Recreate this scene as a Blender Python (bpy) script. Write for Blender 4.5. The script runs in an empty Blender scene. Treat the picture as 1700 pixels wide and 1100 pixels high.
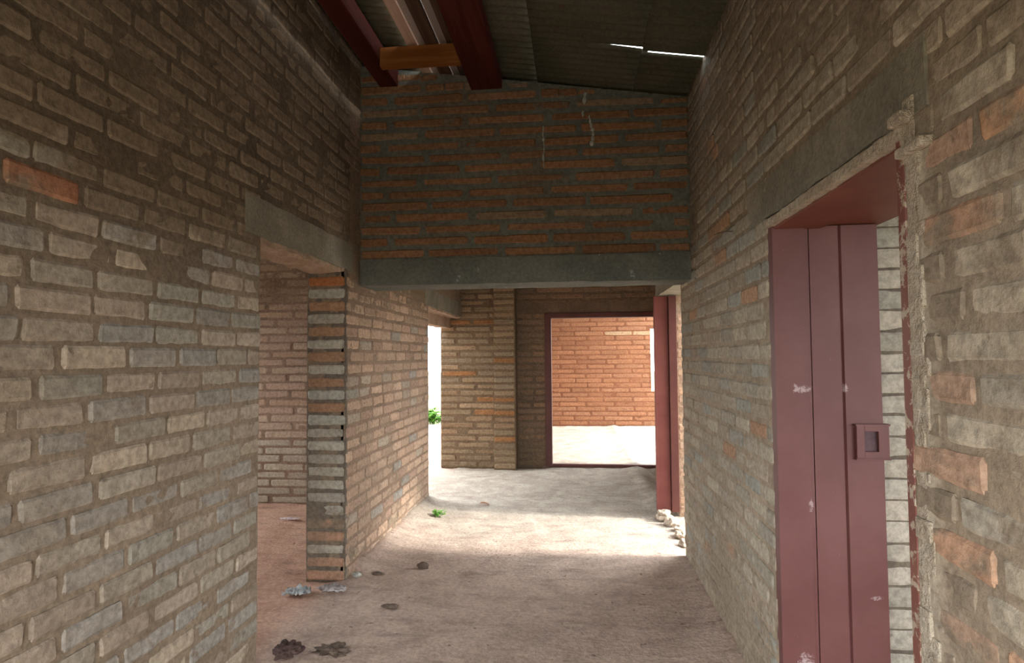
import bpy, bmesh, math, random
from mathutils import Vector, Matrix, noise, Euler
random.seed(11)
C = bpy.context.scene.collection
sc = bpy.context.scene

# ------------------------------------------------------------------ layout
XL, XR = -1.55, 0.80          # corridor faces of the two long walls
TL, TR = 0.27, 0.36           # their thicknesses
YB, YE = -0.55, 8.1            # open near end, end wall
YC = 4.22                     # wall that crosses overhead
RIDGE = -2.05
def rz(x):                    # underside of the roof
    return 3.30 + 0.15*(0.8-x) if x > RIDGE else 3.30+0.15*(0.8-RIDGE) - 0.2*(RIDGE-x)
def N(x, y, z=0.0, s=1.0): return noise.noise(Vector((x*s, y*s, z*s)))
def sstep(a, b, x):
    t = min(1.0, max(0.0, (x-a)/(b-a))); return t*t*(3-2*t)

# ------------------------------------------------------------------ tagging
def tag(o, label=None, cat=None, group=None, kind=None):
    if label: o['label'] = label
    if cat: o['category'] = cat
    if group: o['group'] = group
    if kind: o['kind'] = kind
    return o
def link(name, me, mats, parent=None):
    o = bpy.data.objects.new(name, me); C.objects.link(o)
    for m in (mats if isinstance(mats, (list, tuple)) else [mats]): me.materials.append(m)
    if parent: o.parent = parent
    return o
def empty(name, loc=(0, 0, 0)):
    o = bpy.data.objects.new(name, None); o.location = loc; C.objects.link(o); return o
def from_bm(name, bm, mats, parent=None, smooth=False, local=False):
    if parent is not None and not local:
        bmesh.ops.translate(bm, verts=bm.verts, vec=-Vector(parent.location))
    bmesh.ops.recalc_face_normals(bm, faces=bm.faces)
    me = bpy.data.meshes.new(name); bm.to_mesh(me); bm.free()
    if smooth:
        for p in me.polygons: p.use_smooth = True
    return link(name, me, mats, parent)
def add_box(bm, a, b, bev=0.0):
    vs = [bm.verts.new((x, y, z)) for x in (a[0], b[0]) for y in (a[1], b[1]) for z in (a[2], b[2])]
    q = [(0,1,3,2),(4,6,7,5),(0,4,5,1),(2,3,7,6),(0,2,6,4),(1,5,7,3)]
    fs = [bm.faces.new([vs[i] for i in f]) for f in q]
    if bev:
        es = list({e for f in fs for e in f.edges})
        bmesh.ops.bevel(bm, geom=es, offset=bev, segments=2, affect='EDGES', profile=0.6)
def box_obj(name, a, b, mat, parent=None, bev=0.0):
    bm = bmesh.new(); add_box(bm, a, b, bev); return from_bm(name, bm, mat, parent)

# ------------------------------------------------------------------ materials
def nt(name):
    m = bpy.data.materials.new(name); m.use_nodes = True
    t = m.node_tree; b = t.nodes['Principled BSDF']
    return m, t, b
def nd(t, kind, **kw):
    n = t.nodes.new(kind)
    for k, v in kw.items():
        if hasattr(n, k): setattr(n, k, v)
        else: n.inputs[k].default_value = v
    return n
def noise_node(t, co, scale, detail=5.0, rough=0.6, dist=0.0):
    n = nd(t, 'ShaderNodeTexNoise'); n.inputs['Scale'].default_value = scale
    n.inputs['Detail'].default_value = detail; n.inputs['Roughness'].default_value = rough
    n.inputs['Distortion'].default_value = dist
    t.links.new(co, n.inputs['Vector']); return n.outputs['Fac']
def ramp(t, fac, a, b, ca=0.0, cb=1.0):
    n = nd(t, 'ShaderNodeMapRange'); n.interpolation_type = 'SMOOTHSTEP'
    for i, v in ((1, a), (2, b), (3, ca), (4, cb)):
        n.inputs[i].default_value = v
    t.links.new(fac, n.inputs[0]); return n.outputs[0]
def mix(t, fac, a, b, mode='MIX'):
    n = nd(t, 'ShaderNodeMix'); n.data_type = 'RGBA'; n.blend_type = mode
    for sock, v in ((n.inputs[0], fac), (n.inputs[6], a), (n.inputs[7], b)):
        if isinstance(v, (int, float)): sock.default_value = v
        elif isinstance(v, tuple): sock.default_value = (*v, 1.0)
        else: t.links.new(v, sock)
    return n.outputs[2]
def math_n(t, op, a, b=None, c=None):
    n = nd(t, 'ShaderNodeMath'); n.operation = op
    for i, v in enumerate((a, b, c)):
        if v is None: continue
        if isinstance(v, (int, float)): n.inputs[i].default_value = v
        else: t.links.new(v, n.inputs[i])
    return n.outputs[0]
def bump(t, b, h, strength, dist):
    n = nd(t, 'ShaderNodeBump'); n.inputs['Strength'].default_value = strength
    n.inputs['Distance'].default_value = dist
    t.links.new(h, n.inputs['Height']); t.links.new(n.outputs[0], b.inputs['Normal'])
def gray(t, v):
    n = nd(t, 'ShaderNodeCombineColor')
    for i in range(3): t.links.new(v, n.inputs[i])
    return n.outputs[0]

def masonry_mat(name, mortar, wash):
    """bricks and mortar: colour per brick from the mesh, smeared mortar wash by noise"""
    m, t, b = nt(name)
    co = nd(t, 'ShaderNodeTexCoord').outputs['Object']
    col = nd(t, 'ShaderNodeAttribute', attribute_name='Col').outputs['Color']
    sm = nd(t, 'ShaderNodeAttribute', attribute_name='smear').outputs['Fac']
    n1 = noise_node(t, co, 7.0, 6, 0.65, 0.4)
    d = math_n(t, 'SUBTRACT', sm, n1)
    mask = ramp(t, d, -0.10, 0.10)
    c = mix(t, mask, col, mortar)
    n2 = noise_node(t, co, 2.2, 4, 0.6)
    c = mix(t, ramp(t, n2, 0.45, 0.75, 0.0, 0.55), c, wash)
    n3 = noise_node(t, co, 38.0, 5, 0.7)
    c = mix(t, 1.0, c, gray(t, ramp(t, n3, 0.25, 0.75, 0.66, 1.22)), 'MULTIPLY')
    n4 = noise_node(t, co, 16.0, 3, 0.6)
    c = mix(t, ramp(t, n4, 0.66, 0.74, 0.0, 0.45), c, (0.09, 0.065, 0.045))
    t.links.new(c, b.inputs['Base Color'])
    b.inputs['Roughness'].default_value = 0.95
    b.inputs['Specular IOR Level'].default_value = 0.15
    h = math_n(t, 'ADD', math_n(t, 'MULTIPLY', n3, 0.5), math_n(t, 'MULTIPLY', n1, 0.8))
    bump(t, b, h, 0.8, 0.012)
    return m
def rough_mat(name, c1, c2, scale=6.0, c3=None, bs=0.6, bd=0.008, rough=0.95, fine=55.0, thr=(0.4, 0.65), spec=0.15):
    m, t, b = nt(name)
    co = nd(t, 'ShaderNodeTexCoord').outputs['Object']
    n1 = noise_node(t, co, scale, 6, 0.6, 0.3)
    c = mix(t, ramp(t, n1, *thr), c1, c2)
    n2 = noise_node(t, co, fine, 4, 0.7)
    c = mix(t, 1.0, c, gray(t, ramp(t, n2, 0.25, 0.75, 0.75, 1.15)), 'MULTIPLY')
    if c3:
        n3 = noise_node(t, co, scale*2.7, 5, 0.7)
        c = mix(t, ramp(t, n3, 0.62, 0.70), c, c3)
    t.links.new(c, b.inputs['Base Color'])
    b.inputs['Roughness'].default_value = rough
    b.inputs['Specular IOR Level'].default_value = spec
    bump(t, b, math_n(t, 'ADD', n2, n1), bs, bd)
    return m
def wood_mat(name, c1, c2, axis=1, rough=0.8):
    m, t, b = nt(name)
    co = nd(t, 'ShaderNodeTexCoord').outputs['Object']
    mp = nd(t, 'ShaderNodeMapping'); s = [24.0, 24.0, 24.0]; s[axis] = 1.2
    mp.inputs['Scale'].default_value = s; t.links.new(co, mp.inputs['Vector'])
    n1 = noise_node(t, mp.outputs[0], 1.0, 5, 0.6, 0.6)
    c = mix(t, ramp(t, n1, 0.35, 0.65), c1, c2)
    t.links.new(c, b.inputs['Base Color']); b.inputs['Roughness'].default_value = rough; b.inputs['Specular IOR Level'].default_value = 0.08
    bump(t, b, n1, 0.4, 0.004); return m
def paint_mat(name, c1, c2, chip, scuffs=(), plane='xz', thr=0.70):
    """worn gloss paint on steel: dull patches, scratches and a few pale scuffs (centre, size in metres)"""
    m, t, b = nt(name)
    co = nd(t, 'ShaderNodeTexCoord').outputs['Object']
    n1 = noise_node(t, co, 3.0, 5, 0.6)
    c = mix(t, ramp(t, n1, 0.38, 0.66), c1, c2)
    n2 = noise_node(t, co, 26.0, 5, 0.75, 0.5)
    chipm = ramp(t, n2, thr, thr+0.05)
    sx = nd(t, 'ShaderNodeSeparateXYZ'); t.links.new(co, sx.inputs[0])
    wob = noise_node(t, co, 45.0, 4, 0.8)
    for (cx, cz, rx, rzz) in scuffs:
        ax = math_n(t, 'MULTIPLY', math_n(t, 'SUBTRACT', sx.outputs[0], cx), 1.0/rx)
        az = math_n(t, 'MULTIPLY', math_n(t, 'SUBTRACT', sx.outputs[2], cz), 1.0/rzz)
        r = math_n(t, 'ADD', math_n(t, 'MULTIPLY', ax, ax), math_n(t, 'MULTIPLY', az, az))
        r = math_n(t, 'ADD', r, math_n(t, 'MULTIPLY', wob, 4.5))
        chipm = math_n(t, 'MAXIMUM', chipm, ramp(t, r, 2.3, 2.9, 0.6, 0.0))
    c = mix(t, chipm, c, chip)
    t.links.new(c, b.inputs['Base Color'])
    b.inputs['Roughness'].default_value = 0.5
    b.inputs['Specular IOR Level'].default_value = 0.35
    n3 = noise_node(t, co, 9.0, 2, 0.5)
    bump(t, b, n3, 0.15, 0.01)
    return m

M = {}
M['side'] = masonry_mat('grey_tan_masonry', (0.235, 0.182, 0.130), (0.27, 0.212, 0.155))
M['side_r'] = masonry_mat('grey_tan_masonry_right', (0.29, 0.235, 0.175), (0.33, 0.275, 0.21))
M['orange'] = masonry_mat('orange_masonry_grey_mortar', (0.155, 0.16, 0.135), (0.20, 0.125, 0.075))
M['far'] = masonry_mat('buff_masonry', (0.195, 0.145, 0.095), (0.225, 0.165, 0.105))
M['farroom'] = masonry_mat('bright_orange_masonry', (0.21, 0.088, 0.046), (0.265, 0.118, 0.062))
M['leftroom'] = masonry_mat('pinkish_masonry', (0.24, 0.16, 0.11), (0.29, 0.195, 0.14))
M['concrete'] = rough_mat('grey_concrete', (0.22, 0.205, 0.165), (0.30, 0.275, 0.22), 3.0, None, 0.5, 0.01)
M['concrete_beam'] = rough_mat('grey_green_concrete', (0.145, 0.155, 0.138), (0.19, 0.195, 0.17), 3.5, (0.36, 0.38, 0.37), 0.6, 0.01)
M['soffit'] = rough_mat('pale_pink_mortar', (0.50, 0.37, 0.28), (0.40, 0.29, 0.21), 8.0, (0.66, 0.56, 0.48), 0.9, 0.02)
M['plaster'] = rough_mat('pale_crumbly_mortar', (0.56, 0.49, 0.39), (0.46, 0.38, 0.29), 14.0, (0.68, 0.63, 0.54), 1.0, 0.02)
M['redpaint'] = paint_mat('oxblood_steel_paint', (0.122, 0.044, 0.041), (0.150, 0.060, 0.056), (0.52, 0.42, 0.42),
    scuffs=((0.10, 1.36, 0.05, 0.022), (0.27, 1.36, 0.016, 0.022), (0.128, 0.90, 0.016, 0.034), (0.37, 0.54, 0.032, 0.012), (0.09, 0.28, 0.04, 0.05)), thr=0.70)
M['redhead'] = paint_mat('rust_red_paint', (0.15, 0.045, 0.027), (0.19, 0.06, 0.038), (0.36, 0.20, 0.13), thr=0.72)
M['redworn'] = paint_mat('peeling_red_paint', (0.17, 0.05, 0.04), (0.22, 0.09, 0.065), (0.45, 0.38, 0.29), thr=0.52)
M['redfar'] = paint_mat('far_red_paint', (0.15, 0.036, 0.032), (0.19, 0.055, 0.044), (0.40, 0.28, 0.22), thr=0.72)
M['darkred'] = paint_mat('dark_red_paint', (0.09, 0.027, 0.023), (0.12, 0.038, 0.03), (0.3, 0.2, 0.16), thr=0.74)
M['slot'] = rough_mat('dull_slot_steel', (0.10, 0.06, 0.07), (0.14, 0.085, 0.09), 6.0, None, 0.1, 0.002, 0.5)  # dull purplish steel colour for the slot floor
M['beam'] = wood_mat('dark_red_timber', (0.05, 0.011, 0.008), (0.075, 0.018, 0.013))
M['noggin'] = wood_mat('orange_timber', (0.20, 0.07, 0.018), (0.27, 0.105, 0.03), axis=0)
M['plank'] = wood_mat('pale_pink_timber', (0.50, 0.34, 0.27), (0.62, 0.45, 0.36))
M['board'] = wood_mat('dark_brown_timber', (0.07, 0.04, 0.028), (0.11, 0.065, 0.045))
M['sheet'] = rough_mat('dull_olive_roof_sheet', (0.07, 0.067, 0.045), (0.095, 0.085, 0.062), 2.0, (0.08, 0.047, 0.037), 0.2, 0.004, 0.75)
M['scrap'] = rough_mat('grey_blue_plastic', (0.42, 0.45, 0.46), (0.58, 0.62, 0.63), 14.0, (0.16, 0.15, 0.16), 0.3, 0.004, 0.45, spec=0.4)
M['scrap_dark'] = rough_mat('dirty_grey_plastic', (0.30, 0.25, 0.23), (0.46, 0.43, 0.42), 16.0, (0.10, 0.09, 0.09), 0.3, 0.004, 0.5, spec=0.4)
M['pinkscrap'] = rough_mat('pink_white_paper', (0.75, 0.62, 0.64), (0.85, 0.76, 0.77), 10.0)
M['rag'] = rough_mat('dark_brown_rag', (0.07, 0.045, 0.04), (0.14, 0.09, 0.08), 12.0, None, 0.8, 0.01)
M['clod'] = rough_mat('dark_earth', (0.13, 0.095, 0.075), (0.20, 0.15, 0.115), 20.0, None, 1.0, 0.01)
M['rubble'] = rough_mat('pale_rubble', (0.46, 0.37, 0.29), (0.56, 0.48, 0.39), 14.0, None, 1.0, 0.01)
M['leaf'] = rough_mat('fresh_green_leaf', (0.10, 0.26, 0.035), (0.16, 0.36, 0.05), 12.0, None, 0.2, 0.002, 0.6)
M['leafdry'] = rough_mat('brown_leaf', (0.30, 0.12, 0.06), (0.36, 0.16, 0.08), 12.0, None, 0.2, 0.002, 0.7)
M['dropping'] = rough_mat('white_streak', (0.36, 0.37, 0.32), (0.48, 0.48, 0.43), 30.0, None, 0.4, 0.004)
M['iron'] = rough_mat('rusty_wire', (0.09, 0.06, 0.045), (0.13, 0.085, 0.06), 30.0, None, 0.3, 0.002, 0.7)

def floor_mat():
    m, t, b = nt('dusty_earth_floor')
    co = nd(t, 'ShaderNodeTexCoord').outputs['Object']
    s = nd(t, 'ShaderNodeSeparateXYZ'); t.links.new(co, s.inputs[0])
    x, y = s.outputs[0], s.outputs[1]
    w = noise_node(t, co, 1.6, 5, 0.6)
    n1 = noise_node(t, co, 4.0, 7, 0.65, 0.5)
    c = mix(t, ramp(t, n1, 0.35, 0.68), (0.56, 0.43, 0.355), (0.44, 0.33, 0.27))
    xm = math_n(t, 'ADD', x, math_n(t, 'MULTIPLY', w, 0.35))
    c = mix(t, math_n(t, 'MULTIPLY', ramp(t, xm, -1.62, -1.28, 1.0, 0.0), ramp(t, y, 6.0, 6.4, 1.0, 0.0)), c, mix(t, ramp(t, n1, 0.4, 0.65), (0.64, 0.40, 0.30), (0.52, 0.31, 0.225)))
    ym = math_n(t, 'ADD', y, math_n(t, 'MULTIPLY', w, 1.4))
    far = mix(t, ramp(t, n1, 0.38, 0.62), (0.46, 0.41, 0.345), (0.36, 0.31, 0.26))
    inside = ramp(t, x, -1.75, -1.55)
    c = mix(t, math_n(t, 'MULTIPLY', ramp(t, ym, 4.9, 6.6), inside), c, far)
    # streaks and trodden dirt
    mp = nd(t, 'ShaderNodeMapping'); mp.inputs['Scale'].default_value = (1.6, 7.0, 1.0); mp.inputs['Rotation'].default_value = (0, 0, 0.25)
    t.links.new(co, mp.inputs['Vector'])
    n2 = noise_node(t, mp.outputs[0], 1.5, 6, 0.65)
    c = mix(t, ramp(t, n2, 0.50, 0.72, 0.0, 0.50), c, (0.20, 0.145, 0.118))
    n3 = noise_node(t, co, 45.0, 4, 0.7)
    c = mix(t, 1.0, c, gray(t, ramp(t, n3, 0.25, 0.75, 0.74, 1.16)), 'MULTIPLY')
    n4 = noise_node(t, co, 20.0, 3, 0.5)
    c = mix(t, ramp(t, n4, 0.68, 0.73, 0.0, 0.7), c, (0.11, 0.08, 0.065))
    t.links.new(c, b.inputs['Base Color']); b.inputs['Roughness'].default_value = 0.97
    b.inputs['Specular IOR Level'].default_value = 0.1
    bump(t, b, math_n(t, 'ADD', n3, math_n(t, 'MULTIPLY', n2, 1.5)), 0.8, 0.012)
    return m
M['floor'] = floor_mat()
M['ground'] = rough_mat('sandy_ground', (0.19, 0.165, 0.115), (0.14, 0.135, 0.08), 0.6, None, 0.5, 0.02)

def translucent_mat():
    m, t, b = nt('grimy_translucent_sheet')
    co = nd(t, 'ShaderNodeTexCoord').outputs['Object']
    n1 = noise_node(t, co, 9.0, 5, 0.6)
    c = mix(t, ramp(t, n1, 0.35, 0.7), (0.0055, 0.0042, 0.0036), (0.010, 0.0080, 0.0070))
    tr = nd(t, 'ShaderNodeBsdfTranslucent'); t.links.new(c, tr.inputs['Color'])
    df = nd(t, 'ShaderNodeBsdfDiffuse'); df.inputs['Color'].default_value = (0.3, 0.25, 0.22, 1)
    ad = nd(t, 'ShaderNodeAddShader'); t.links.new(tr.outputs[0], ad.inputs[0]); t.links.new(df.outputs[0], ad.inputs[1])
    t.links.new(ad.outputs[0], t.nodes['Material Output'].inputs['Surface'])
    return m
M['rooflight'] = translucent_mat()

# ------------------------------------------------------------------ masonry builder
class Masonry:
    """collects the mortar skin, the bricks and the solid core of one wall in one mesh"""
    def __init__(s): s.v = []; s.f = []; s.c = []; s.s = []
    def vert(s, p, col, sm):
        s.v.append(tuple(p)); s.c.append((*col, 1.0)); s.s.append(sm); return len(s.v)-1
    def box(s, a, b, col):
        i = len(s.v)
        for x in (a[0], b[0]):
            for y in (a[1], b[1]):
                for z in (a[2], b[2]): s.vert((x, y, z), col, 0.4)
        for q in [(0,1,3,2),(4,6,7,5),(0,4,5,1),(2,3,7,6),(0,2,6,4),(1,5,7,3)]: s.f.append([i+k for k in q])
    def prism(s, pts, col):
        """pts: eight points, bottom ring then top ring"""
        i = len(s.v)
        for p in pts: s.vert(p, col, 0.4)
        for q in [(3,2,1,0),(4,5,6,7),(0,1,5,4),(1,2,6,5),(2,3,7,6),(3,0,4,7)]: s.f.append([i+k for k in q])
    def face(s, o, u, n, U, top, holes=(), z0=0.0, ch=0.086, L=0.262, mj=0.018, vj=0.018, pal=None, mortar=(0.25, 0.2, 0.15),
             smear=lambda u, z: 0.3, proud=0.002, jit=0.004, grid=0.045, rough=0.004, skin=0.0, mskin=0.005, pattern='run', colfn=None, phase=0.0, mcol=None, round_=0.006):
        o, u, n = Vector(o), Vector(u), Vector(n); Z = Vector((0, 0, 1))
        sd = random.random()*50
        def inh(a, z):
            return any(h[0]-1e-6 < a < h[1]+1e-6 and h[2]-1e-6 < z < h[3]+1e-6 for h in holes)
        # mortar skin
        zt = max(top(U[0]), top(U[1]), top((U[0]+U[1])/2))
        def cuts(a, b, extra, g):
            ks = sorted({round(a, 5), round(b, 5)} | {round(e, 5) for e in extra if a < e < b}); out = []
            for p, q in zip(ks, ks[1:]):
                k = max(1, int(round((q-p)/g))); out += [p+(q-p)*i/k for i in range(k)]
            return out+[ks[-1]]
        us = cuts(U[0], U[1], [h[0] for h in holes]+[h[1] for h in holes], grid)
        zs = cuts(z0, zt, [h[2] for h in holes]+[h[3] for h in holes], grid)
        idx = {}
        def gv(i, j):
            k = (i, j)
            if k not in idx:
                a, z = us[i], min(zs[j], top(us[i]))
                sm = smear(a, z)
                w = N(a+sd, z, sd, 5.5)*0.6 + N(a+sd, z, sd, 17)*0.4
                d = skin - mskin + w*0.005 + sm*0.007
                mc = mcol(a, z) if mcol else mortar
                v = 0.92+0.22*N(a, z, sd+3, 3.0)
                idx[k] = s.vert(o+u*a+Z*z+n*d, tuple(x*v for x in mc), 0.0)
            return idx[k]
        edges = {}
        for i in range(len(us)-1):
            for j in range(len(zs)-1):
                um, zm = (us[i]+us[i+1])/2, (zs[j]+zs[j+1])/2
                if inh(um, zm) or zs[j] >= min(top(us[i]), top(us[i+1])): continue
                q = [gv(i, j), gv(i+1, j), gv(i+1, j+1), gv(i, j+1)]
                s.f.append(q)
                for a, b in zip(q, q[1:]+q[:1]):
                    if (b, a) in edges: del edges[(b, a)]
                    else: edges[(a, b)] = 1
        back = {}
        def bk(i):
            if i not in back:
                p = Vector(s.v[i]); d = (p-o).dot(n)
                back[i] = s.vert(p-n*(d+0.03), s.c[i][:3], 0.0)
            return back[i]
        for a, b in edges: s.f.append([b, a, bk(a), bk(b)])
        # bricks
        row = 0; z = z0+mj*0.5
        while z < zt-0.02:
            bh = (ch-mj)*random.uniform(0.93, 1.05); zc = z+bh/2
            x = U[0]-L*(0.5 if row % 2 else 0.0)-phase*L+random.uniform(-0.02, 0.02)
            while x < U[1]:
                ln = L*random.uniform(0.93, 1.06)-vj
                if pattern == 'jamb': x = U[0]+0.008; ln = U[1]-U[0]-0.016
                a, b = max(x, U[0]+0.004), min(x+ln, U[1]-0.004)
                nx = x+ln+vj*random.uniform(0.7, 1.3)
                segs = [(a, b)]
                for h in holes:
                    if h[2]-0.02 < zc < h[3]+0.01:
                        out = []
                        for p, q in segs:
                            if q <= h[0] or p >= h[1]: out.append((p, q))
                            else:
                                if p < h[0]: out.append((p, h[0]-0.004))
                                if q > h[1]: out.append((h[1]+0.004, q))
                        segs = out
                cut = []
                for a, b in segs:
                    k = 4 if b-a > 0.3 and z+bh > min(top(a), top(b)) else 1
                    cut += [(a+(b-a)*i/k, a+(b-a)*(i+1)/k) for i in range(k)]
                for a, b in cut:
                    zz = min(z+bh, min(top(a), top(b))-0.006)
                    if b-a > 0.075 and zz-z > 0.025:
                        s.brick(o, u, n, a, b, z, zz, skin+proud+random.uniform(-0.003, 0.004), (colfn or pal)((a+b)/2, zc, row), smear((a+b)/2, zc), jit, rough, sd, round_)
                if pattern == 'jamb': break
                x = nx
            z += ch; row += 1
    def brick(s, o, u, n, a, b, z0, z1, d, col, sm, jit, rough, sd, rd):
        Z = Vector((0, 0, 1))
        j = lambda: random.uniform(-jit, jit)
        cs = [[a+j(), z0+j()*0.7], [b+j(), z0+j()*0.7], [b+j(), z1+j()*0.7], [a+j(), z1+j()*0.7]]
        k = max(4, min(8, int((b-a)/0.05)+2))
        us = [0.0, 0.03+rd/(b-a)*0.3] + [i/(k-1) for i in range(1, k-1)] + [0.97-rd/(b-a)*0.3, 1.0]
        vs = [0.0, 0.14, 0.5, 0.86, 1.0]
        tilt = random.uniform(-0.003, 0.003)
        grid = []
        for jv, tv in enumerate(vs):
            r = []
            for iu, tu in enumerate(us):
                x0 = cs[0][0]*(1-tu)+cs[1][0]*tu; x1 = cs[3][0]*(1-tu)+cs[2][0]*tu
                y0 = cs[0][1]*(1-tu)+cs[1][1]*tu; y1 = cs[3][1]*(1-tu)+cs[2][1]*tu
                X, Y = x0*(1-tv)+x1*tv, y0*(1-tv)+y1*tv
                eu = iu in (0, len(us)-1); ev = jv in (0, 4)
                dd = d+N(X+sd, Y, sd, 22)*rough+tilt*(tu-0.5)*2
                if eu or ev: dd -= rd*(1.5 if eu and ev else 0.8)
                if eu and ev:
                    X += (0.5-tu)*0.012; Y += (0.5-tv)*0.010
                else:
                    Y += N(X, Y+sd, sd, 25)*0.003*(1 if ev else 0)
                r.append(s.vert(o+u*X+Z*Y+n*dd, col, sm))
            grid.append(r)
        for jv in range(4):
            for iu in range(len(us)-1):
                s.f.append([grid[jv][iu], grid[jv][iu+1], grid[jv+1][iu+1], grid[jv+1][iu]])
        ring = grid[0]+[g[-1] for g in grid[1:]]+grid[-1][-2::-1]+[g[0] for g in grid[-2:0:-1]]
        bk = [s.vert(Vector(s.v[i])-n*(0.02), col, sm) for i in ring]
        for i in range(len(ring)):
            q = (i+1) % len(ring); s.f.append([ring[q], ring[i], bk[i], bk[q]])
    def build(s, name, mat, parent=None):
        me = bpy.data.meshes.new(name); me.from_pydata(s.v, [], s.f)
        at = me.attributes.new('Col', 'FLOAT_COLOR', 'POINT'); at.data.foreach_set('color', [x for c in s.c for x in c])
        at = me.attributes.new('smear', 'FLOAT', 'POINT'); at.data.foreach_set('value', s.s)
        bm = bmesh.new(); bm.from_mesh(me); bmesh.ops.recalc_face_normals(bm, faces=bm.faces); bm.to_mesh(me); bm.free()
        for p in me.polygons: p.use_smooth = False
        return link(name, me, mat, parent)

def palette(cols, var=0.10):
    def f(u, z, row):
        c = random.choice(cols); v = 1+random.uniform(-var, var)
        return tuple(x*v for x in c)
    return f
GREYTAN = [(0.33,0.285,0.225), (0.36,0.30,0.235), (0.30,0.275,0.225), (0.40,0.33,0.25), (0.31,0.285,0.25), (0.34,0.275,0.215), (0.29,0.26,0.22)]
GREYTAN_R = [(0.36,0.325,0.265), (0.40,0.35,0.28), (0.33,0.325,0.285), (0.42,0.37,0.29), (0.38,0.32,0.25), (0.44,0.385,0.30)]

# ------------------------------------------------------------------ left wall (long, two openings)
L1, L2, L1T = 2.83, 3.95, 2.09
L3, L4, L3T = 6.27, 8.1, 2.03
topL = lambda y: rz(XL)+0.02
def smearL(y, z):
    s = 0.28+0.46*sstep(1.7, 2.3, z+0.25*N(y, z, 5, 1.3))+0.16*N(y, z, 9, 1.7)  # mortar wash thickens upward, raised further to dim the upper wall
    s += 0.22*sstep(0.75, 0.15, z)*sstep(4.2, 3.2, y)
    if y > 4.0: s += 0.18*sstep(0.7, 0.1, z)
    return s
def colL(y, z, row):
    c = random.choice(GREYTAN); v = random.uniform(0.92, 1.10)*1.08
    if z > 1.9 and random.random() < 0.06: c = (0.36, 0.17, 0.10)
    if y > 4.0 and random.random() < 0.88: c = random.choice([(0.42,0.29,0.205), (0.37,0.265,0.19), (0.45,0.32,0.23), (0.36,0.245,0.18)])
    return tuple(x*v for x in c)
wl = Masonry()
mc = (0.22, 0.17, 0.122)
wl.face((XL, 0, 0), (0, 1, 0), (1, 0, 0), (YB, YE), topL, [(L1, L2, -0.1, L1T+0.18), (L3, L4, -0.1, L3T+0.18)], colfn=colL, mcol=lambda y, z: (0.28, 0.195, 0.14) if y > 4 else tuple(c*(1.32-0.62*sstep(1.4, 2.3, z)) for c in mc), smear=smearL, L=0.268)  # darker mud mortar higher up, deepened to stand in for roof shade
XB = XL-TL
for a, b, z in ((YB, L1, 0), (L2, L3, 0), (L1, L2, L1T+0.18), (L3, L4, L3T+0.18)):
    wl.box((XB, a, z-(0.02 if not z else 0)), (XL-0.012, b, topL(0)), mc)
# end of the wall stub at the far side of the first opening: grey and orange courses alternate
def colJ(u, z, row):
    top = z > 1.0
    if z > 1.97: return (0.42, 0.17, 0.07)
    if row % 2 and top: return random.choice([(0.38,0.225,0.135), (0.35,0.21,0.13)])
    if z < 0.62 and random.random() < 0.3: return (0.40, 0.24, 0.16)
    return random.choice([(0.40,0.385,0.325), (0.37,0.34,0.28), (0.43,0.40,0.33)])
wl.face((0, L2, 0), (1, 0, 0), (0, -1, 0), (XB, XL+0.002), lambda u: L1T, colfn=colJ, mortar=(0.17, 0.14, 0.11), pattern='jamb', mj=0.024,
        smear=lambda u, z: 0.17+0.40*sstep(0.62, 0.42, z)*sstep(0.25, 0.35, z)*(1 if u < -1.68 else 0.1), grid=0.03, skin=0.004)
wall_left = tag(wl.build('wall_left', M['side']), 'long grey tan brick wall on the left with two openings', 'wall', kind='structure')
def lintel(name, a, b, mat, parent, wob=0.006, g=0.05):
    bm = bmesh.new(); add_box(bm, a, b)
    bmesh.ops.subdivide_edges(bm, edges=[e for e in bm.edges if e.calc_length() > 0.6], cuts=24, use_grid_fill=True)
    bmesh.ops.subdivide_edges(bm, edges=[e for e in bm.edges if 0.1 < e.calc_length() <= 0.6], cuts=4, use_grid_fill=True)
    for v in bm.verts:
        q = v.co
        v.co = q+Vector((N(q.x, q.y, q.z, 9), N(q.y, q.z, q.x, 9), N(q.z, q.x, q.y, 9)))*wob
    return from_bm(name, bm, mat, parent)
lintel('lintel', (XB+0.005, L1-0.14, L1T+0.012), (XL+0.004, L2+0.12, L1T+0.20), M['concrete'], wall_left)
lintel('lintel', (XB+0.005, L3-0.14, L3T+0.012), (XL+0.004, L4-0.005, L3T+0.20), M['concrete'], wall_left)
lintel('mortar_bed', (XB+0.01, L1+0.005, L1T-0.012), (XL-0.004, L2-0.035, L1T+0.02), M['soffit'], wall_left, 0.022)
lintel('outer_lintel', (XB+0.004, L3-0.1, 1.885), (XB+0.13, L4-0.006, L3T+0.02), M['soffit'], wall_left, 0.01)
lintel('mortar_bed', (XB+0.13, L3+0.005, L3T-0.008), (XL-0.004, L4-0.035, L3T+0.02), M['soffit'], wall_left, 0.015)

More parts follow.
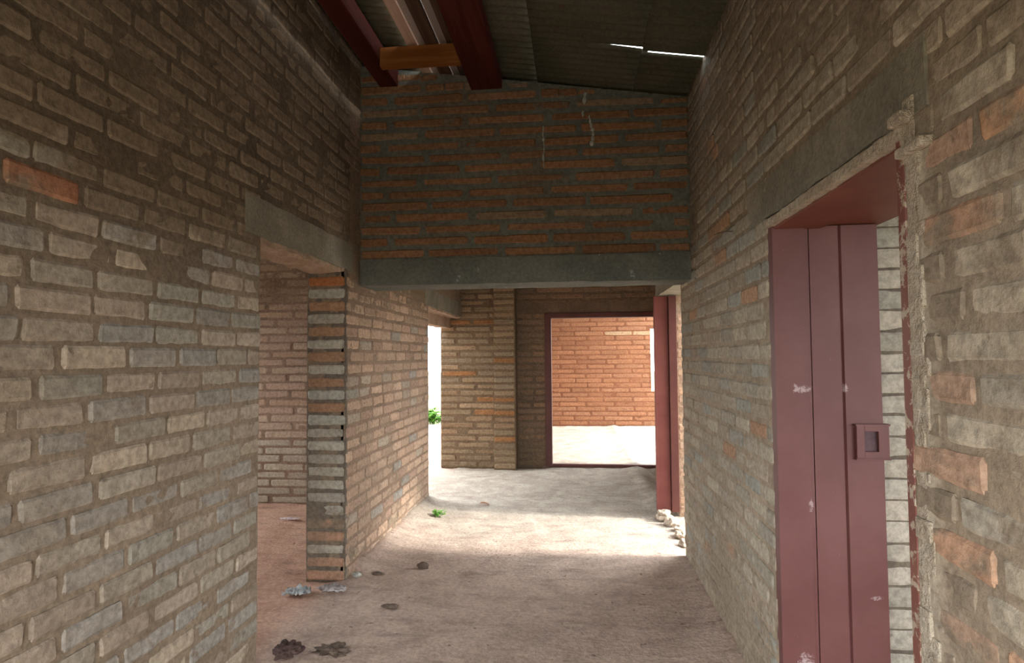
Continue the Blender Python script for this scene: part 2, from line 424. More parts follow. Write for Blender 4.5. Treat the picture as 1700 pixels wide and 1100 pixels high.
# ------------------------------------------------------------------ right wall (long, near steel door, far doorway)
R1, R2, R1T = 1.56, 2.575, 2.03
R3, R4, R3T = 4.66, 5.86, 2.06
topR = lambda y: rz(XR)+0.012
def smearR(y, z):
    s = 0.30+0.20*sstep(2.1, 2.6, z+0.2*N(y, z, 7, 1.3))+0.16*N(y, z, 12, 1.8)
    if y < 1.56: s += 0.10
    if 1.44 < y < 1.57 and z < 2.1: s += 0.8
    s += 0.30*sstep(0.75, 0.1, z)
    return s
def colR(y, z, row):
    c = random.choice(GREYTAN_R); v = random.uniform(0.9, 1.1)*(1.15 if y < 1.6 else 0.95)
    if 1.30 < y < 1.47 and z < 1.95 and row % 2 == 0: c = random.choice([(0.44,0.275,0.185), (0.42,0.28,0.20)])
    elif y < 1.37 and 1.93 < z < 2.03: c = random.choice([(0.52,0.26,0.13), (0.46,0.26,0.15)])
    elif random.random() < 0.05: c = (0.42, 0.26, 0.17)
    return tuple(x*v for x in c)
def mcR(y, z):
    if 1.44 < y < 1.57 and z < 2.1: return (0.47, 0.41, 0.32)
    return tuple(c*(1.18-0.25*sstep(1.6, 2.3, z)) for c in (0.31, 0.25, 0.185))  # mortar colour darkens with height, putting upper-wall shade into it
wr = Masonry()
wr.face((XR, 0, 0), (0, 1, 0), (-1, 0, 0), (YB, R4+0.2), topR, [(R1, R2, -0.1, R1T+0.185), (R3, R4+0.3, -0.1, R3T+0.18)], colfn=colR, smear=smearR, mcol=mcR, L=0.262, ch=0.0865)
XO = XR+TR
for a, b, z in ((YB, R1, 0), (R2, R3, 0), (R1, R2, R1T+0.185), (R3, R4, R3T+0.18)):
    wr.box((XR+0.012, a, z-(0.02 if not z else 0)), (XO, b, topR(0)), (0.3, 0.24, 0.17))
wr.face((0, R4, 0), (1, 0, 0), (0, -1, 0), (XR+0.16, XO), lambda u: R3T, pal=palette([(0.44,0.30,0.20), (0.40,0.28,0.20)]), mortar=(0.3, 0.22, 0.15), pattern='jamb', grid=0.04)
wr.box((XR+0.16, R4, -0.02), (XO, R4+0.2, topR(0)), (0.36, 0.25, 0.17))
wr.box((XR+0.012, R4-0.05, R3T+0.18), (XR+0.2, R4+0.2, topR(0)), (0.3, 0.24, 0.17))
wr.box((1.30, R4+0.19, -0.02), (1.56, YE+0.17, rz(1.3)), (0.36, 0.27, 0.19))
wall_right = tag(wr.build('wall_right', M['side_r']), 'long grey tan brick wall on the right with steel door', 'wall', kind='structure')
lintel('lintel', (XR-0.005, R1-0.13, R1T+0.03), (XO-0.005, R2+0.27, R1T+0.195), M['concrete'], wall_right)
lintel('lintel', (XR-0.005, R3-0.12, R3T+0.005), (XO-0.005, R4+0.2, R3T+0.19), M['concrete'], wall_right)
# ragged mortar edge along the steel head of the near door
bm = bmesh.new()
for i in range(26):
    y = R1-0.02+(R2-R1)*i/25; h = 0.014+0.016*abs(N(y, 3, 1, 9))
    if i > 20: h *= 0.6
    add_box(bm, (XR-0.012-0.006*random.random(), y-0.012, R1T-0.006-h*0.5), (XR+0.03, y+0.032, R1T+0.014+h*0.4), 0.004)
from_bm('mortar_edge', bm, M['plaster'], wall_right)
bm = bmesh.new()                                            # crumbly mortar bead beside the near jamb
z = 0.02
while z < 2.06:
    h = random.uniform(0.02, 0.11); w = random.uniform(0.012, 0.045)
    add_box(bm, (XR-0.004-0.008*random.random(), R1-0.066-w, z), (XR+0.02, R1-0.040+0.008*random.random(), z+h), 0.004)
    z += h*0.9
add_box(bm, (XR-0.035, R1-0.075, 2.045), (XR+0.01, R1-0.015, 2.075), 0.008)
add_box(bm, (XR-0.028, R1-0.14, 1.965), (XR+0.01, R1-0.03, 1.99), 0.008)
from_bm('mortar_bead', bm, M['plaster'], wall_right)

# ------------------------------------------------------------------ wall crossing overhead on a concrete beam
wc = Masonry()
ORANGE = [(0.27,0.145,0.08), (0.30,0.155,0.083), (0.255,0.135,0.076), (0.285,0.155,0.09), (0.25,0.13,0.07)]
def colC(u, z, row):
    c = random.choice(ORANGE); v = random.uniform(0.88, 1.1)
    if random.random() < 0.10: c = (0.27, 0.19, 0.125)
    return tuple(x*v for x in c)
topC = lambda u: rz(u)-0.008
wc.face((0, YC, 0), (1, 0, 0), (0, -1, 0), (XL, XR), topC, z0=2.20, ch=0.0865, L=0.575, mj=0.030, vj=0.036, colfn=colC, mortar=(0.165, 0.17, 0.145),
        smear=lambda u, z: 0.30+0.10*N(u, z, 3, 2)+0.25*(1 if u < XL+0.03 or u > XR-0.05 else 0), jit=0.007, proud=0.003, round_=0.012, phase=0.12)
wc.prism([(XL, YC+0.012, 2.2), (XR, YC+0.012, 2.2), (XR, YC+0.30, 2.2), (XL, YC+0.30, 2.2),
          (XL, YC+0.012, topC(XL)), (XR, YC+0.012, topC(XR)), (XR, YC+0.30, topC(XR)), (XL, YC+0.30, topC(XL))], (0.3, 0.2, 0.13))
wc.face((0, YC+0.31, 0), (1, 0, 0), (0, 1, 0), (XL, XR), topC, z0=2.20, L=0.575, mj=0.028, vj=0.03, colfn=colC, mortar=(0.165, 0.17, 0.145))
wall_cross = tag(wc.build('wall_overhead', M['orange']), 'orange brick wall with grey mortar above the concrete beam', 'wall', kind='structure')
lintel('concrete_beam', (XL+0.004, YC-0.012, 2.015), (XR-0.004, YC+0.32, 2.205), M['concrete_beam'], wall_cross, 0.007)
def streak(x, z0, z1, w):
    bm = bmesh.new(); k = 0; z = z0
    while z > z1:
        h = random.uniform(0.025, 0.06); ww = w*random.uniform(0.5, 1.25)
        if random.random() < 0.82:
            cx = x+N(z, x, 1, 7)*0.02
            r = bmesh.ops.create_icosphere(bm, subdivisions=2, radius=1.0)
            for v in r['verts']:
                q = v.co.copy(); f = 1+0.5*N(q.x+x, q.y, q.z+z, 2.1)
                v.co = Vector((cx+q.x*ww*f, YC-0.006+q.y*0.006, z-h/2+q.z*h*0.62*f))
        z -= h
    return from_bm('white_streak', bm, M['dropping'], wall_cross, True)
streak(-0.205, 3.13, 2.80, 0.008); streak(0.13, 3.19, 2.96, 0.014); streak(0.085, 3.36, 3.20, 0.016)

# ------------------------------------------------------------------ end wall with the far doorway
BUFF = [(0.265,0.20,0.13), (0.29,0.215,0.14), (0.245,0.19,0.125), (0.27,0.19,0.12), (0.23,0.185,0.13)]
def colA(u, z, row):
    c = random.choice(BUFF); v = random.uniform(0.9, 1.1)
    if random.random() < 0.09: c = (0.30, 0.155, 0.07)
    return tuple(x*v for x in c)
YD = 8.27
DX0, DX1, DT = -0.40, 1.15, 2.07
wf = Masonry()
mf = (0.18, 0.13, 0.085)
topF = lambda u: rz(u)-0.015
wf.face((0, YE, 0), (1, 0, 0), (0, -1, 0), (XB-0.01, -1.06), topF, L=0.50, mj=0.026, vj=0.04, colfn=colA, mortar=mf, smear=lambda u, z: 0.30+0.1*N(u, z, 4, 2)+0.2*sstep(0.35, 0.05, z), ch=0.0875)
wf.box((XB-0.01, YE+0.012, -0.02), (-1.06, YD+0.26, topF(-1.06)), mf)
wf.face((0, YE-0.10, 0), (1, 0, 0), (0, -1, 0), (-1.09, -0.80), topF, pattern='jamb', mj=0.026, colfn=colA, mortar=mf, smear=lambda u, z: 0.28, ch=0.0875)
wf.box((-1.09, YE-0.088, -0.02), (-0.80, YD+0.02, topF(-0.8)), mf)
wf.face((0, YD, 0), (1, 0, 0), (0, -1, 0), (-0.80, XO+0.6), topF, [(DX0, DX1, -0.1, DT+0.02)], L=0.50, mj=0.026, vj=0.04, ch=0.0875,
        pal=palette([(0.25,0.165,0.11), (0.28,0.18,0.115), (0.23,0.16,0.115)]), mortar=(0.19, 0.14, 0.10), smear=lambda u, z: 0.36+0.3*sstep(0.5, 0.2, z))
for a, b, z in ((-0.80, DX0, 0), (DX1, XO+0.6, 0), (DX0, DX1, DT+0.02)):
    wf.prism([(a, YD+0.012, z-0.02), (b, YD+0.012, z-0.02), (b, YD+0.26, z-0.02), (a, YD+0.26, z-0.02),
              (a, YD+0.012, topF(a)), (b, YD+0.012, topF(b)), (b, YD+0.26, topF(b)), (a, YD+0.26, topF(a))], (0.22, 0.16, 0.11))
wall_end = tag(wf.build('wall_far', M['far']), 'brick end wall of the passage with projecting brick pier and doorway', 'wall', kind='structure')
lintel('lintel', (-0.86, YD-0.008, DT+0.01), (1.13, YD+0.2, DT+0.17), rough_mat('brown_concrete', (0.17,0.125,0.09), (0.22,0.16,0.115), 4.0), wall_end)

# ------------------------------------------------------------------ far room
YR = 13.1
wk = Masonry()
def colK(u, z, row):
    c = random.choice([(0.245,0.115,0.06), (0.27,0.125,0.065), (0.23,0.105,0.056), (0.26,0.127,0.07)]); v = random.uniform(0.92, 1.08)
    if 1.93 < z < 2.02 and u > 0.9: c = (0.33, 0.22, 0.13)
    return tuple(x*v for x in c)
mk = (0.195, 0.08, 0.042)
wk.face((0, YR, 0), (1, 0, 0), (0, -1, 0), (-1.5, 3.4), lambda u: 3.0, [(1.60, 2.7, 0.72, 2.07)], L=0.60, ch=0.101, mj=0.020, vj=0.03, colfn=colK, mortar=mk,
        smear=lambda u, z: 0.25+0.08*N(u, z, 3, 1.5), grid=0.08)
for a, b, z, zz in ((-1.5, 1.60, -0.02, 3), (2.7, 3.4, -0.02, 3), (1.60, 2.7, -0.02, 0.72), (1.60, 2.7, 2.07, 3)):
    wk.box((a, YR+0.012, z), (b, YR+0.26, zz), mk)
wk.face((1.60, 0, 0), (0, 1, 0), (1, 0, 0), (YR, YR+0.26), lambda u: 2.07, pattern='jamb', z0=0.72, ch=0.101, pal=palette([(0.5,0.27,0.15)]), mortar=mk, jit=0.012)
tag(wk.build('wall_far_room', M['farroom']), 'sunlit orange brick wall of the room beyond the far doorway', 'wall', kind='structure')
wk = Masonry()
wk.face((-1.5, 0, 0), (0, 1, 0), (1, 0, 0), (YD+0.26, YR), lambda u: 3.0, L=0.5, colfn=colK, mortar=mk, grid=0.12)
wk.box((-1.76, YD+0.26, -0.02), (-1.512, YR+0.26, 3.0), mk)
tag(wk.build('wall_far_room_left', M['farroom']), 'orange brick side wall on the left of the room beyond the far doorway', 'wall', kind='structure')

# ------------------------------------------------------------------ left room, seen through the first opening
wm = Masonry()
YM = 6.0
def colM(u, z, row):
    c = random.choice([(0.33,0.235,0.17), (0.36,0.26,0.19), (0.31,0.21,0.155), (0.32,0.21,0.145)]); v = random.uniform(0.92, 1.08)
    if z < 0.7: c = random.choice([(0.33,0.275,0.21), (0.36,0.30,0.225)])
    return tuple(x*v for x in c)
wm.face((0, YM, 0), (1, 0, 0), (0, -1, 0), (-4.9, XB), lambda u: min(rz(u)-0.02, 2.9), L=0.475, ch=0.083, mj=0.017, vj=0.03, colfn=colM, mortar=(0.20, 0.13, 0.09), phase=0.32,
        smear=lambda u, z: 0.27+0.1*N(u, z, 6, 2)+0.25*sstep(1.9, 2.1, z))
wm.box((-4.9, YM+0.012, -0.02), (XB, YM+0.25, 2.9), (0.33, 0.22, 0.15))
tag(wm.build('wall_left_room', M['leftroom']), 'pinkish brick back wall of the side room seen through the left opening', 'wall', kind='structure')
wm = Masonry()
W0, W1, WZ0, WZ1 = 2.9, 5.7, 0.75, 2.25
for a, b, z, zz in ((1.0, W0, -0.02, 2.9), (W1, 6.25, -0.02, 2.9), (W0, W1, -0.02, WZ0), (W0, W1, WZ1, 2.9)):
    wm.box((-5.15, a, z), (-4.9, b, zz), (0.36, 0.27, 0.2))
wm.face((-4.9, 0, 0), (0, 1, 0), (1, 0, 0), (1.0, YM), lambda u: 2.88, [(W0, W1, WZ0, WZ1)], colfn=colM, mortar=(0.20, 0.13, 0.09), grid=0.12)
tag(wm.build('wall_left_room_outer', M['leftroom']), 'outer brick wall of the left side room with its window gap', 'wall', kind='structure')
wm = Masonry(); wm.box((-5.15, 0.75, -0.02), (XB, 1.0, 2.9), (0.36, 0.27, 0.2))
wm.face((0, 1.0, 0), (1, 0, 0), (0, 1, 0), (-4.9, XB), lambda u: 2.88, colfn=colM, mortar=(0.20, 0.13, 0.09), grid=0.12)
tag(wm.build('wall_left_room_near', M['leftroom']), 'near brick wall of the left side room', 'wall', kind='structure')

# ------------------------------------------------------------------ right room behind the steel door
YP = 2.70
wp = Masonry()
wp.face((0, YP, 0), (1, 0, 0), (0, -1, 0), (1.56, 4.2), lambda u: rz(u)-0.02, L=0.42, ch=0.0885, mj=0.013, vj=0.02, phase=0.45,
        pal=palette([(0.46,0.42,0.35), (0.42,0.40,0.34), (0.49,0.44,0.36), (0.40,0.37,0.31)]), mortar=(0.25, 0.21, 0.165), smear=lambda u, z: 0.28+0.08*N(u, z, 2, 2), round_=0.006)
wp.face((0, YP, 0), (1, 0, 0), (0, -1, 0), (XO, 1.56), lambda u: rz(u)-0.02, ch=0.0885, mj=0.009, pattern='jamb', jit=0.003,
        pal=palette([(0.46,0.42,0.35), (0.42,0.40,0.34), (0.49,0.44,0.36), (0.40,0.37,0.31)]), mortar=(0.17, 0.14, 0.11), smear=lambda u, z: 0.22, round_=0.005)
wp.box((XO, YP+0.012, -0.02), (4.2, YP+0.25, 2.75), (0.3, 0.25, 0.2))
tag(wp.build('wall_right_room', M['side_r']), 'pale grey brick wall inside the room behind the near red door', 'wall', kind='structure')
wp = Masonry()
for a, b, z, zz in ((YB-0.25, 0.0, -0.02, 2.7), (1.9, YP+0.25, -0.02, 2.7), (0.0, 1.9, -0.02, 0.8), (0.0, 1.9, 2.15, 2.7)):
    wp.box((4.2, a, z), (4.45, b, zz), (0.42, 0.37, 0.3))
tag(wp.build('wall_right_room_outer', M['side_r']), 'outer brick wall of the room behind the near red door', 'wall', kind='structure')
wp = Masonry()
for a, b, z, zz in ((XO, 1.45, -0.02, 2.95), (3.6, 4.45, -0.02, 2.7), (1.45, 3.6, -0.02, 0.8), (1.45, 3.6, 2.2, 2.8)):
    wp.box((a, YB-0.25, z), (b, YB, zz), (0.42, 0.37, 0.3))
tag(wp.build('wall_right_room_near', M['side_r']), 'near brick wall of the room behind the near red door with a window gap', 'wall', kind='structure')
# unseen header added over the open near end to darken the upper walls
wp = Masonry(); wp.prism([(XB, YB-0.25, 2.05), (XO, YB-0.25, 2.05), (XO, YB, 2.05), (XB, YB, 2.05),
          (XB, YB-0.25, rz(XB)+0.03), (XO, YB-0.25, rz(XO)+0.03), (XO, YB, rz(XO)+0.03), (XB, YB, rz(XB)+0.03)], (0.3, 0.24, 0.17))
tag(wp.build('wall_added_header', M['side']), 'unseen brick header added above the open near end to darken the upper passage', 'wall', kind='structure')

# ------------------------------------------------------------------ floor and ground
def floor_obj():
    x0, x1, y0, y1, g = -5.1, 4.4, -1.0, YR+0.1, 0.055
    nx, ny = int((x1-x0)/g), int((y1-y0)/g)
    vs = []; fs = []
    for j in range(ny+1):
        y = y0+(y1-y0)*j/ny
        for i in range(nx+1):
            x = x0+(x1-x0)*i/nx
            z = -0.012+0.016*N(x, y, 0, 1.1)+0.010*N(x, y, 4, 3.5)+0.007*N(x, y, 8, 9)
            if XL-0.1 < x < XR+0.1:
                dl, dr = abs(x-XL), abs(x-XR)
                wL = 1.0 if not (L1 < y < L2 or L3 < y < L4) else 0.0
                wR = 1.0 if not (R1 < y < R2 or R3 < y < R4) else 0.0
                z += 0.045*math.exp(-dl/0.07)*wL*(0.6+0.8*abs(N(x, y, 2, 5)))
                z += 0.05*math.exp(-dr/0.08)*wR*(0.6+0.8*abs(N(x, y, 3, 5)))
                if y > L2+0.2 and y < L3: z += 0.05*math.exp(-dl/0.14)
            if XB < x < XL+0.03 and L1 < y < L2: z += 0.012
            vs.append((x, y, z))
    for j in range(ny):
        for i in range(nx):
            a = j*(nx+1)+i; fs.append((a, a+1, a+nx+2, a+nx+1))
    me = bpy.data.meshes.new('floor'); me.from_pydata(vs, [], fs)
    for p in me.polygons: p.use_smooth = True
    return link('floor', me, M['floor'])
tag(floor_obj(), 'trodden dusty earth floor of the passage and rooms', 'floor', kind='structure')
bm = bmesh.new()
bmesh.ops.create_grid(bm, x_segments=60, y_segments=60, size=60)
for v in bm.verts: v.co.z = -0.09+0.02*N(v.co.x, v.co.y, 0, 0.4)
tag(from_bm('ground', bm, M['ground']), 'bright sandy open ground outside the building', 'ground', kind='structure')

# ------------------------------------------------------------------ roof: corrugated sheets
ceiling = tag(empty('ceiling', (0, 0, 3.3)), 'dark corrugated sheet roof seen from below', 'roof', kind='structure')
def sheet(x0, x1, ya, yb, dz, phase=0.0, tilt=0.0):
    """ya, yb: y of the two long edges at x0 and x1"""
    p = 0.076; nx = max(2, int((x1-x0)/0.15))
    ylo, yhi = min(ya), max(yb); ny = int((yhi-ylo)/(p/6))
    vs = []; fs = []
    for i in range(nx+1):
        t = i/nx; x = x0+(x1-x0)*t
        a = ya[0]*(1-t)+ya[1]*t; b = yb[0]*(1-t)+yb[1]*t
        for j in range(ny+1):
            y = min(max(ylo+(yhi-ylo)*j/ny, a), b)
            z = rz(x)+0.016+dz+0.015*math.sin(2*math.pi*(y+phase)/p)+0.006*N(x, y, 3, 0.9)+tilt*(y-ylo)
            vs.append((x, y, z-3.3))
    for i in range(nx):
        for j in range(ny):
            a = i*(ny+1)+j; fs.append((a, a+1, a+ny+2, a+ny+1))
    me = bpy.data.meshes.new('roof_sheet'); me.from_pydata(vs, [], fs)
    for q in me.polygons: q.use_smooth = True
    o = link('roof_sheet', me, M['sheet'], ceiling)
    s = o.modifiers.new('thick', 'SOLIDIFY'); s.thickness = 0.002
    return o
G = 3.70
YS, YT = -1.1, 13.5
sheet(0.43, 4.6, (YS, YS), (G+0.004, G+0.004), 0.000, 0.0388)
sheet(0.43, 1.6, (G+0.018, G+0.017), (YT, YT), 0.000, 0.0388)
sheet(-0.25, 0.47, (YS, YS), (G-0.006, G-0.010), 0.016, 0.051)
sheet(-0.25, 0.47, (G-0.010, G+0.008), (YT, YT), 0.016, 0.051)
sheet(-0.79, -0.21, (YS, YS), (YT, YT), 0.034, 0.03)
sheet(RIDGE, -1.075, (YS, YS), (YT, YT), 0.02, 0.02)
sheet(-5.4, RIDGE+0.02, (YS, YS), (YM+0.5, YM+0.5), 0.03, 0.0)

def roof_bar(name, x0, x1, z0, z1, y0, y1, mat, label, cat, bev=0.006, parent=None):
    o = box_obj(name, (x0, y0, z0), (x1, y1, z1), mat, parent, bev)
    if label: tag(o, label, cat)
    return o
roof_bar('roof_beam', -1.40, -1.265, 3.475, 3.60, YB, YC+0.05, M['beam'], 'dark red timber roof beam nearest the left wall', 'beam')
roof_bar('roof_beam', -0.725, -0.50, 3.42, 3.515, YB, YC+0.05, M['beam'], 'dark red timber roof beam nearest the middle of the passage', 'beam')
roof_bar('timber_noggin', -1.265, -0.725, 3.42, 3.55, 3.80, 3.855, M['noggin'], 'short orange timber block spanning between the two dark red roof beams', 'timber block')
roof_bar('pale_plank', -1.085, -1.015, 3.565, 3.585, YB, YT, M['plank'], 'pale pinkish plank lying along the roof between the two beams', 'plank', 0.003)
roof_bar('dark_plank', -0.955, -0.875, 3.55, 3.585, YB, YT, M['board'], 'dark brown plank between the two pale strips of roof light', 'plank', 0.003)
for x0, x1, dz in ((-1.02, -0.95, 0.0), (-0.878, -0.83, 0.0)):
    box_obj('skylight_strip', (x0, YS, 3.590), (x1, YT, 3.594), M['rooflight'], ceiling)
box_obj('ridge_cover', (-1.12, YS, 3.640), (-1.018, YT, 3.648), M['board'], ceiling)
box_obj('ridge_cover', (-0.832, YS, 3.595), (-0.74, YT, 3.60), M['board'], ceiling)

# ------------------------------------------------------------------ near steel door (right wall)
door1 = tag(empty('door_1', (XR, R2, 0)), 'near oxblood red steel door standing open in the right wall', 'door', kind='structure')
bm = bmesh.new()                                             # far jamb: pressed steel channel
prof = [(XR+0.002, R2+0.012), (XR+0.002, R2-0.046), (XR+0.128, R2-0.046), (XR+0.134, R2-0.030), (XR+0.146, R2-0.030), (XR+0.146, R2+0.012)]
def extrude_prof(bm, prof, z0, z1):
    a = [bm.verts.new((x, y, z0)) for x, y in prof]; b = [bm.verts.new((x, y, z1)) for x, y in prof]
    k = len(prof)
    for i in range(k): bm.faces.new([a[i], a[(i+1) % k], b[(i+1) % k], b[i]])
    bm.faces.new(a[::-1]); bm.faces.new(b)
extrude_prof(bm, prof, 0.0, R1T-0.002)
from_bm('jamb', bm, M['redpaint'], door1)
bm = bmesh.new()                                             # near jamb: thin worn flange
add_box(bm, (XR-0.008, R1-0.035, 0.0), (XR+0.12, R1-0.002, R1T-0.01), 0.003)
from_bm('jamb', bm, M['redworn'], door1)
bm = bmesh.new()                                             # head with a step along its length
add_box(bm, (XR+0.012, R1-0.02, R1T-0.022), (XR+0.20, R2-0.012, R1T+0.012), 0.003)
add_box(bm, (XR+0.20, R1-0.02, R1T-0.008), (XR+0.435, R2+0.05, R1T+0.012), 0.003)
from_bm('head', bm, M['redhead'], door1)
bm = bmesh.new()                                             # leaf: folded sheet with a rib
LY = R2-0.034
prof = [(XR+0.150, LY+0.038), (XR+0.150, LY+0.004), (XR+0.262, LY+0.004), (XR+0.267, LY+0.010), (XR+0.272, LY), (XR+0.410, LY), (XR+0.414, LY+0.038)]
extrude_prof(bm, prof, 0.015, R1T-0.012)
leaf = from_bm('leaf', bm, M['redpaint'], door1)
bm = bmesh.new()                                             # lock box: raised plate with a slot and a lip
lx0, lx1, lz0, lz1 = XR+0.300, XR+0.422, 1.085, 1.218
ly = LY-0.022
add_box(bm, (lx0, ly, lz0), (lx0+0.030, LY+0.01, lz1), 0.002)
add_box(bm, (lx1-0.040, ly, lz0), (lx1, LY+0.01, lz1), 0.002)
add_box(bm, (lx0+0.03, ly, lz1-0.026), (lx1-0.038, LY+0.01, lz1), 0.002)
add_box(bm, (lx0+0.03, ly, lz0), (lx1-0.038, LY+0.01, lz0+0.028), 0.002)
add_box(bm, (lx0-0.004, ly-0.004, lz1-0.004), (lx1+0.003, LY+0.01, lz1+0.003))
add_box(bm, (lx0-0.004, ly-0.004, lz0-0.004), (lx1+0.003, LY+0.01, lz0+0.002))
lock = from_bm('lock_box', bm, M['redpaint'])
lock.parent = leaf; lock.matrix_parent_inverse = Matrix.Translation(-Vector(door1.location))
bm = bmesh.new(); add_box(bm, (lx0+0.03, LY-0.006, lz0+0.026), (lx1-0.038, LY+0.002, lz1-0.028))
o = from_bm('latch', bm, M['slot']); o.parent = leaf; o.matrix_parent_inverse = Matrix.Translation(-Vector(door1.location))
o['label'] = 'dark latch inside the slot of the lock box'

# ------------------------------------------------------------------ far red door in the right wall, past the beam
door2 = tag(empty('door_2', (XR, R4, 0)), 'narrow red steel door frame past the concrete beam on the right', 'door', kind='structure')
bm = bmesh.new(); add_box(bm, (XR-0.055, R4-0.045, 0.05), (XR+0.075, R4-0.003, R3T-0.005), 0.003)
add_box(bm, (XR-0.055, R4-0.06, 0.05), (XR-0.035, R4-0.04, R3T-0.005), 0.002)
from_bm('leaf', bm, M['redfar'], door2)
bm = bmesh.new(); add_box(bm, (XR+0.078, R4-0.075, 0.04), (XR+0.15, R4-0.003, R3T-0.004), 0.003)
from_bm('jamb', bm, M['darkred'], door2)
# ------------------------------------------------------------------ doorway in the end wall
door3 = tag(empty('door_3', (DX0, YD, 0)), 'dark red frame of the far doorway in the end wall', 'door', kind='structure')
box_obj('jamb', (DX0-0.015, YD-0.03, 0.0), (DX0+0.075, YD+0.12, DT-0.05), M['darkred'], door3, 0.004)
box_obj('jamb', (DX1-0.06, YD-0.03, 0.0), (DX1+0.015, YD+0.12, DT-0.05), M['darkred'], door3, 0.004)
box_obj('head', (DX0-0.015, YD-0.03, DT-0.055), (DX1+0.015, YD+0.12, DT+0.012), M['darkred'], door3, 0.004)
box_obj('sill', (DX0+0.02, YD-0.01, -0.01), (DX1, YD+0.05, 0.03), M['darkred'], door3, 0.006)

# ------------------------------------------------------------------ outside the left opening
def blob(name, loc, r, mat, label, cat, sc3=(1, 1, 0.6), amp=0.35, freq=1.6, sub=3, group=None, rot=0.0):
    bm = bmesh.new(); bmesh.ops.create_icosphere(bm, subdivisions=sub, radius=1.0)
    sd = random.random()*40
    for v in bm.verts:
        q = v.co.copy(); f = 1+amp*N(q.x+sd, q.y, q.z, freq)+0.12*N(q.x+sd, q.y, q.z, 5)
        v.co = Vector((q.x*sc3[0], q.y*sc3[1], q.z*sc3[2]))*r*f
    o = from_bm(name, bm, mat); o.location = loc; o.rotation_euler.z = rot
    return tag(o, label, cat, group)
def scrap(name, loc, a, b, mat, label, cat, rot=0.0, lift=0.03):
    bm = bmesh.new(); sd = random.random()*30; nx, ny = 22, 12; g = []
    for j in range(ny+1):
        r = []
        for i in range(nx+1):
            u, v = i/nx*2-1, j/ny*2-1
            w = 1-0.7*abs(N(u, v, sd, 1.8))
            x = u*a*math.sqrt(1-0.45*v*v)*w; y = v*b*math.sqrt(1-0.45*u*u)*w
            z = lift*(1-u*u)*(1-v*v)*(0.5+abs(N(u, v, sd, 2.5)))+0.9*lift*abs(N(u+sd, v, 0, 3.5))+0.4*lift*abs(N(u, v+sd, 0, 8))+0.004
            r.append(bm.verts.new((x, y, z)))
        g.append(r)
    for j in range(ny):
        for i in range(nx): bm.faces.new([g[j][i], g[j][i+1], g[j+1][i+1], g[j+1][i]])
    o = from_bm(name, bm, mat, smooth=True); o.location = loc; o.rotation_euler.z = rot
    s = o.modifiers.new('thick', 'SOLIDIFY'); s.thickness = 0.003
    return tag(o, label, cat)
scrap('plastic_scrap', (-1.775, 3.72, 0.006), 0.10, 0.06, M['scrap'], 'pale grey crumpled plastic scrap on the sill of the left opening', 'litter', 0.2, 0.035)
scrap('plastic_scrap', (-1.575, 3.80, 0.004), 0.11, 0.05, M['scrap_dark'], 'dirty grey flattened plastic scrap against the foot of the brick pier', 'litter', -0.1, 0.03)
scrap('paper_scrap', (-2.66, 5.42, 0.0), 0.10, 0.03, M['pinkscrap'], 'small pinkish white paper scrap on the reddish floor of the side room', 'litter', 0.1, 0.012)
blob('earth_lump', (-1.475, 2.98, 0.012), 0.054, M['rag'], 'dark brown crumbled lump at the foot of the left wall corner', 'rubble', (1.1, 1.0, 0.7), 0.9, 2.4, 4)
blob('earth_lump', (-1.255, 3.04, 0.0), 0.046, M['clod'], 'low spread of dark earth beside the dark lump at the wall corner', 'rubble', (1.7, 1.2, 0.3), 1.0, 2.6, 4)
blob('earth_clod', (-1.10, 4.28, 0.01), 0.035, M['clod'], 'dark earth clod on the floor under the concrete beam', 'clod', (1.3, 0.8, 0.7))
blob('earth_clod', (-1.38, 4.12, 0.0), 0.03, M['clod'], 'small dark clod between the brick pier and the middle of the floor', 'clod', (1.5, 0.7, 0.5))
blob('pebble', (-1.50, 4.04, 0.02), 0.026, M['dropping'], 'small white pebble at the foot of the brick pier', 'stone', (1.2, 0.8, 0.7))
blob('flat_stone', (-1.13, 3.60, 0.0), 0.04, M['clod'], 'flat dark stone on the floor in front of the brick pier', 'stone', (1.3, 0.6, 0.3))
# rubble at the foot of the far red frame
RUB = [(0.80, 5.72, 0.07, 'largest pale rubble lump touching the foot of the red frame'), (0.83, 5.52, 0.055, 'rounded pale rubble lump second from the red frame'),
       (0.86, 5.35, 0.045, 'middle pale rubble lump along the right doorway threshold'), (0.85, 5.16, 0.05, 'pale rubble lump second from the right wall end'),
       (0.84, 4.95, 0.04, 'small pale rubble lump nearest the right wall end')]
for x, y, r, lb in RUB:
    blob('rubble_lump', (x, y, r*0.35), r, M['rubble'], lb, 'rubble', (1.0, 1.3, 0.75), 0.5, group='rubble lumps in the far right doorway')
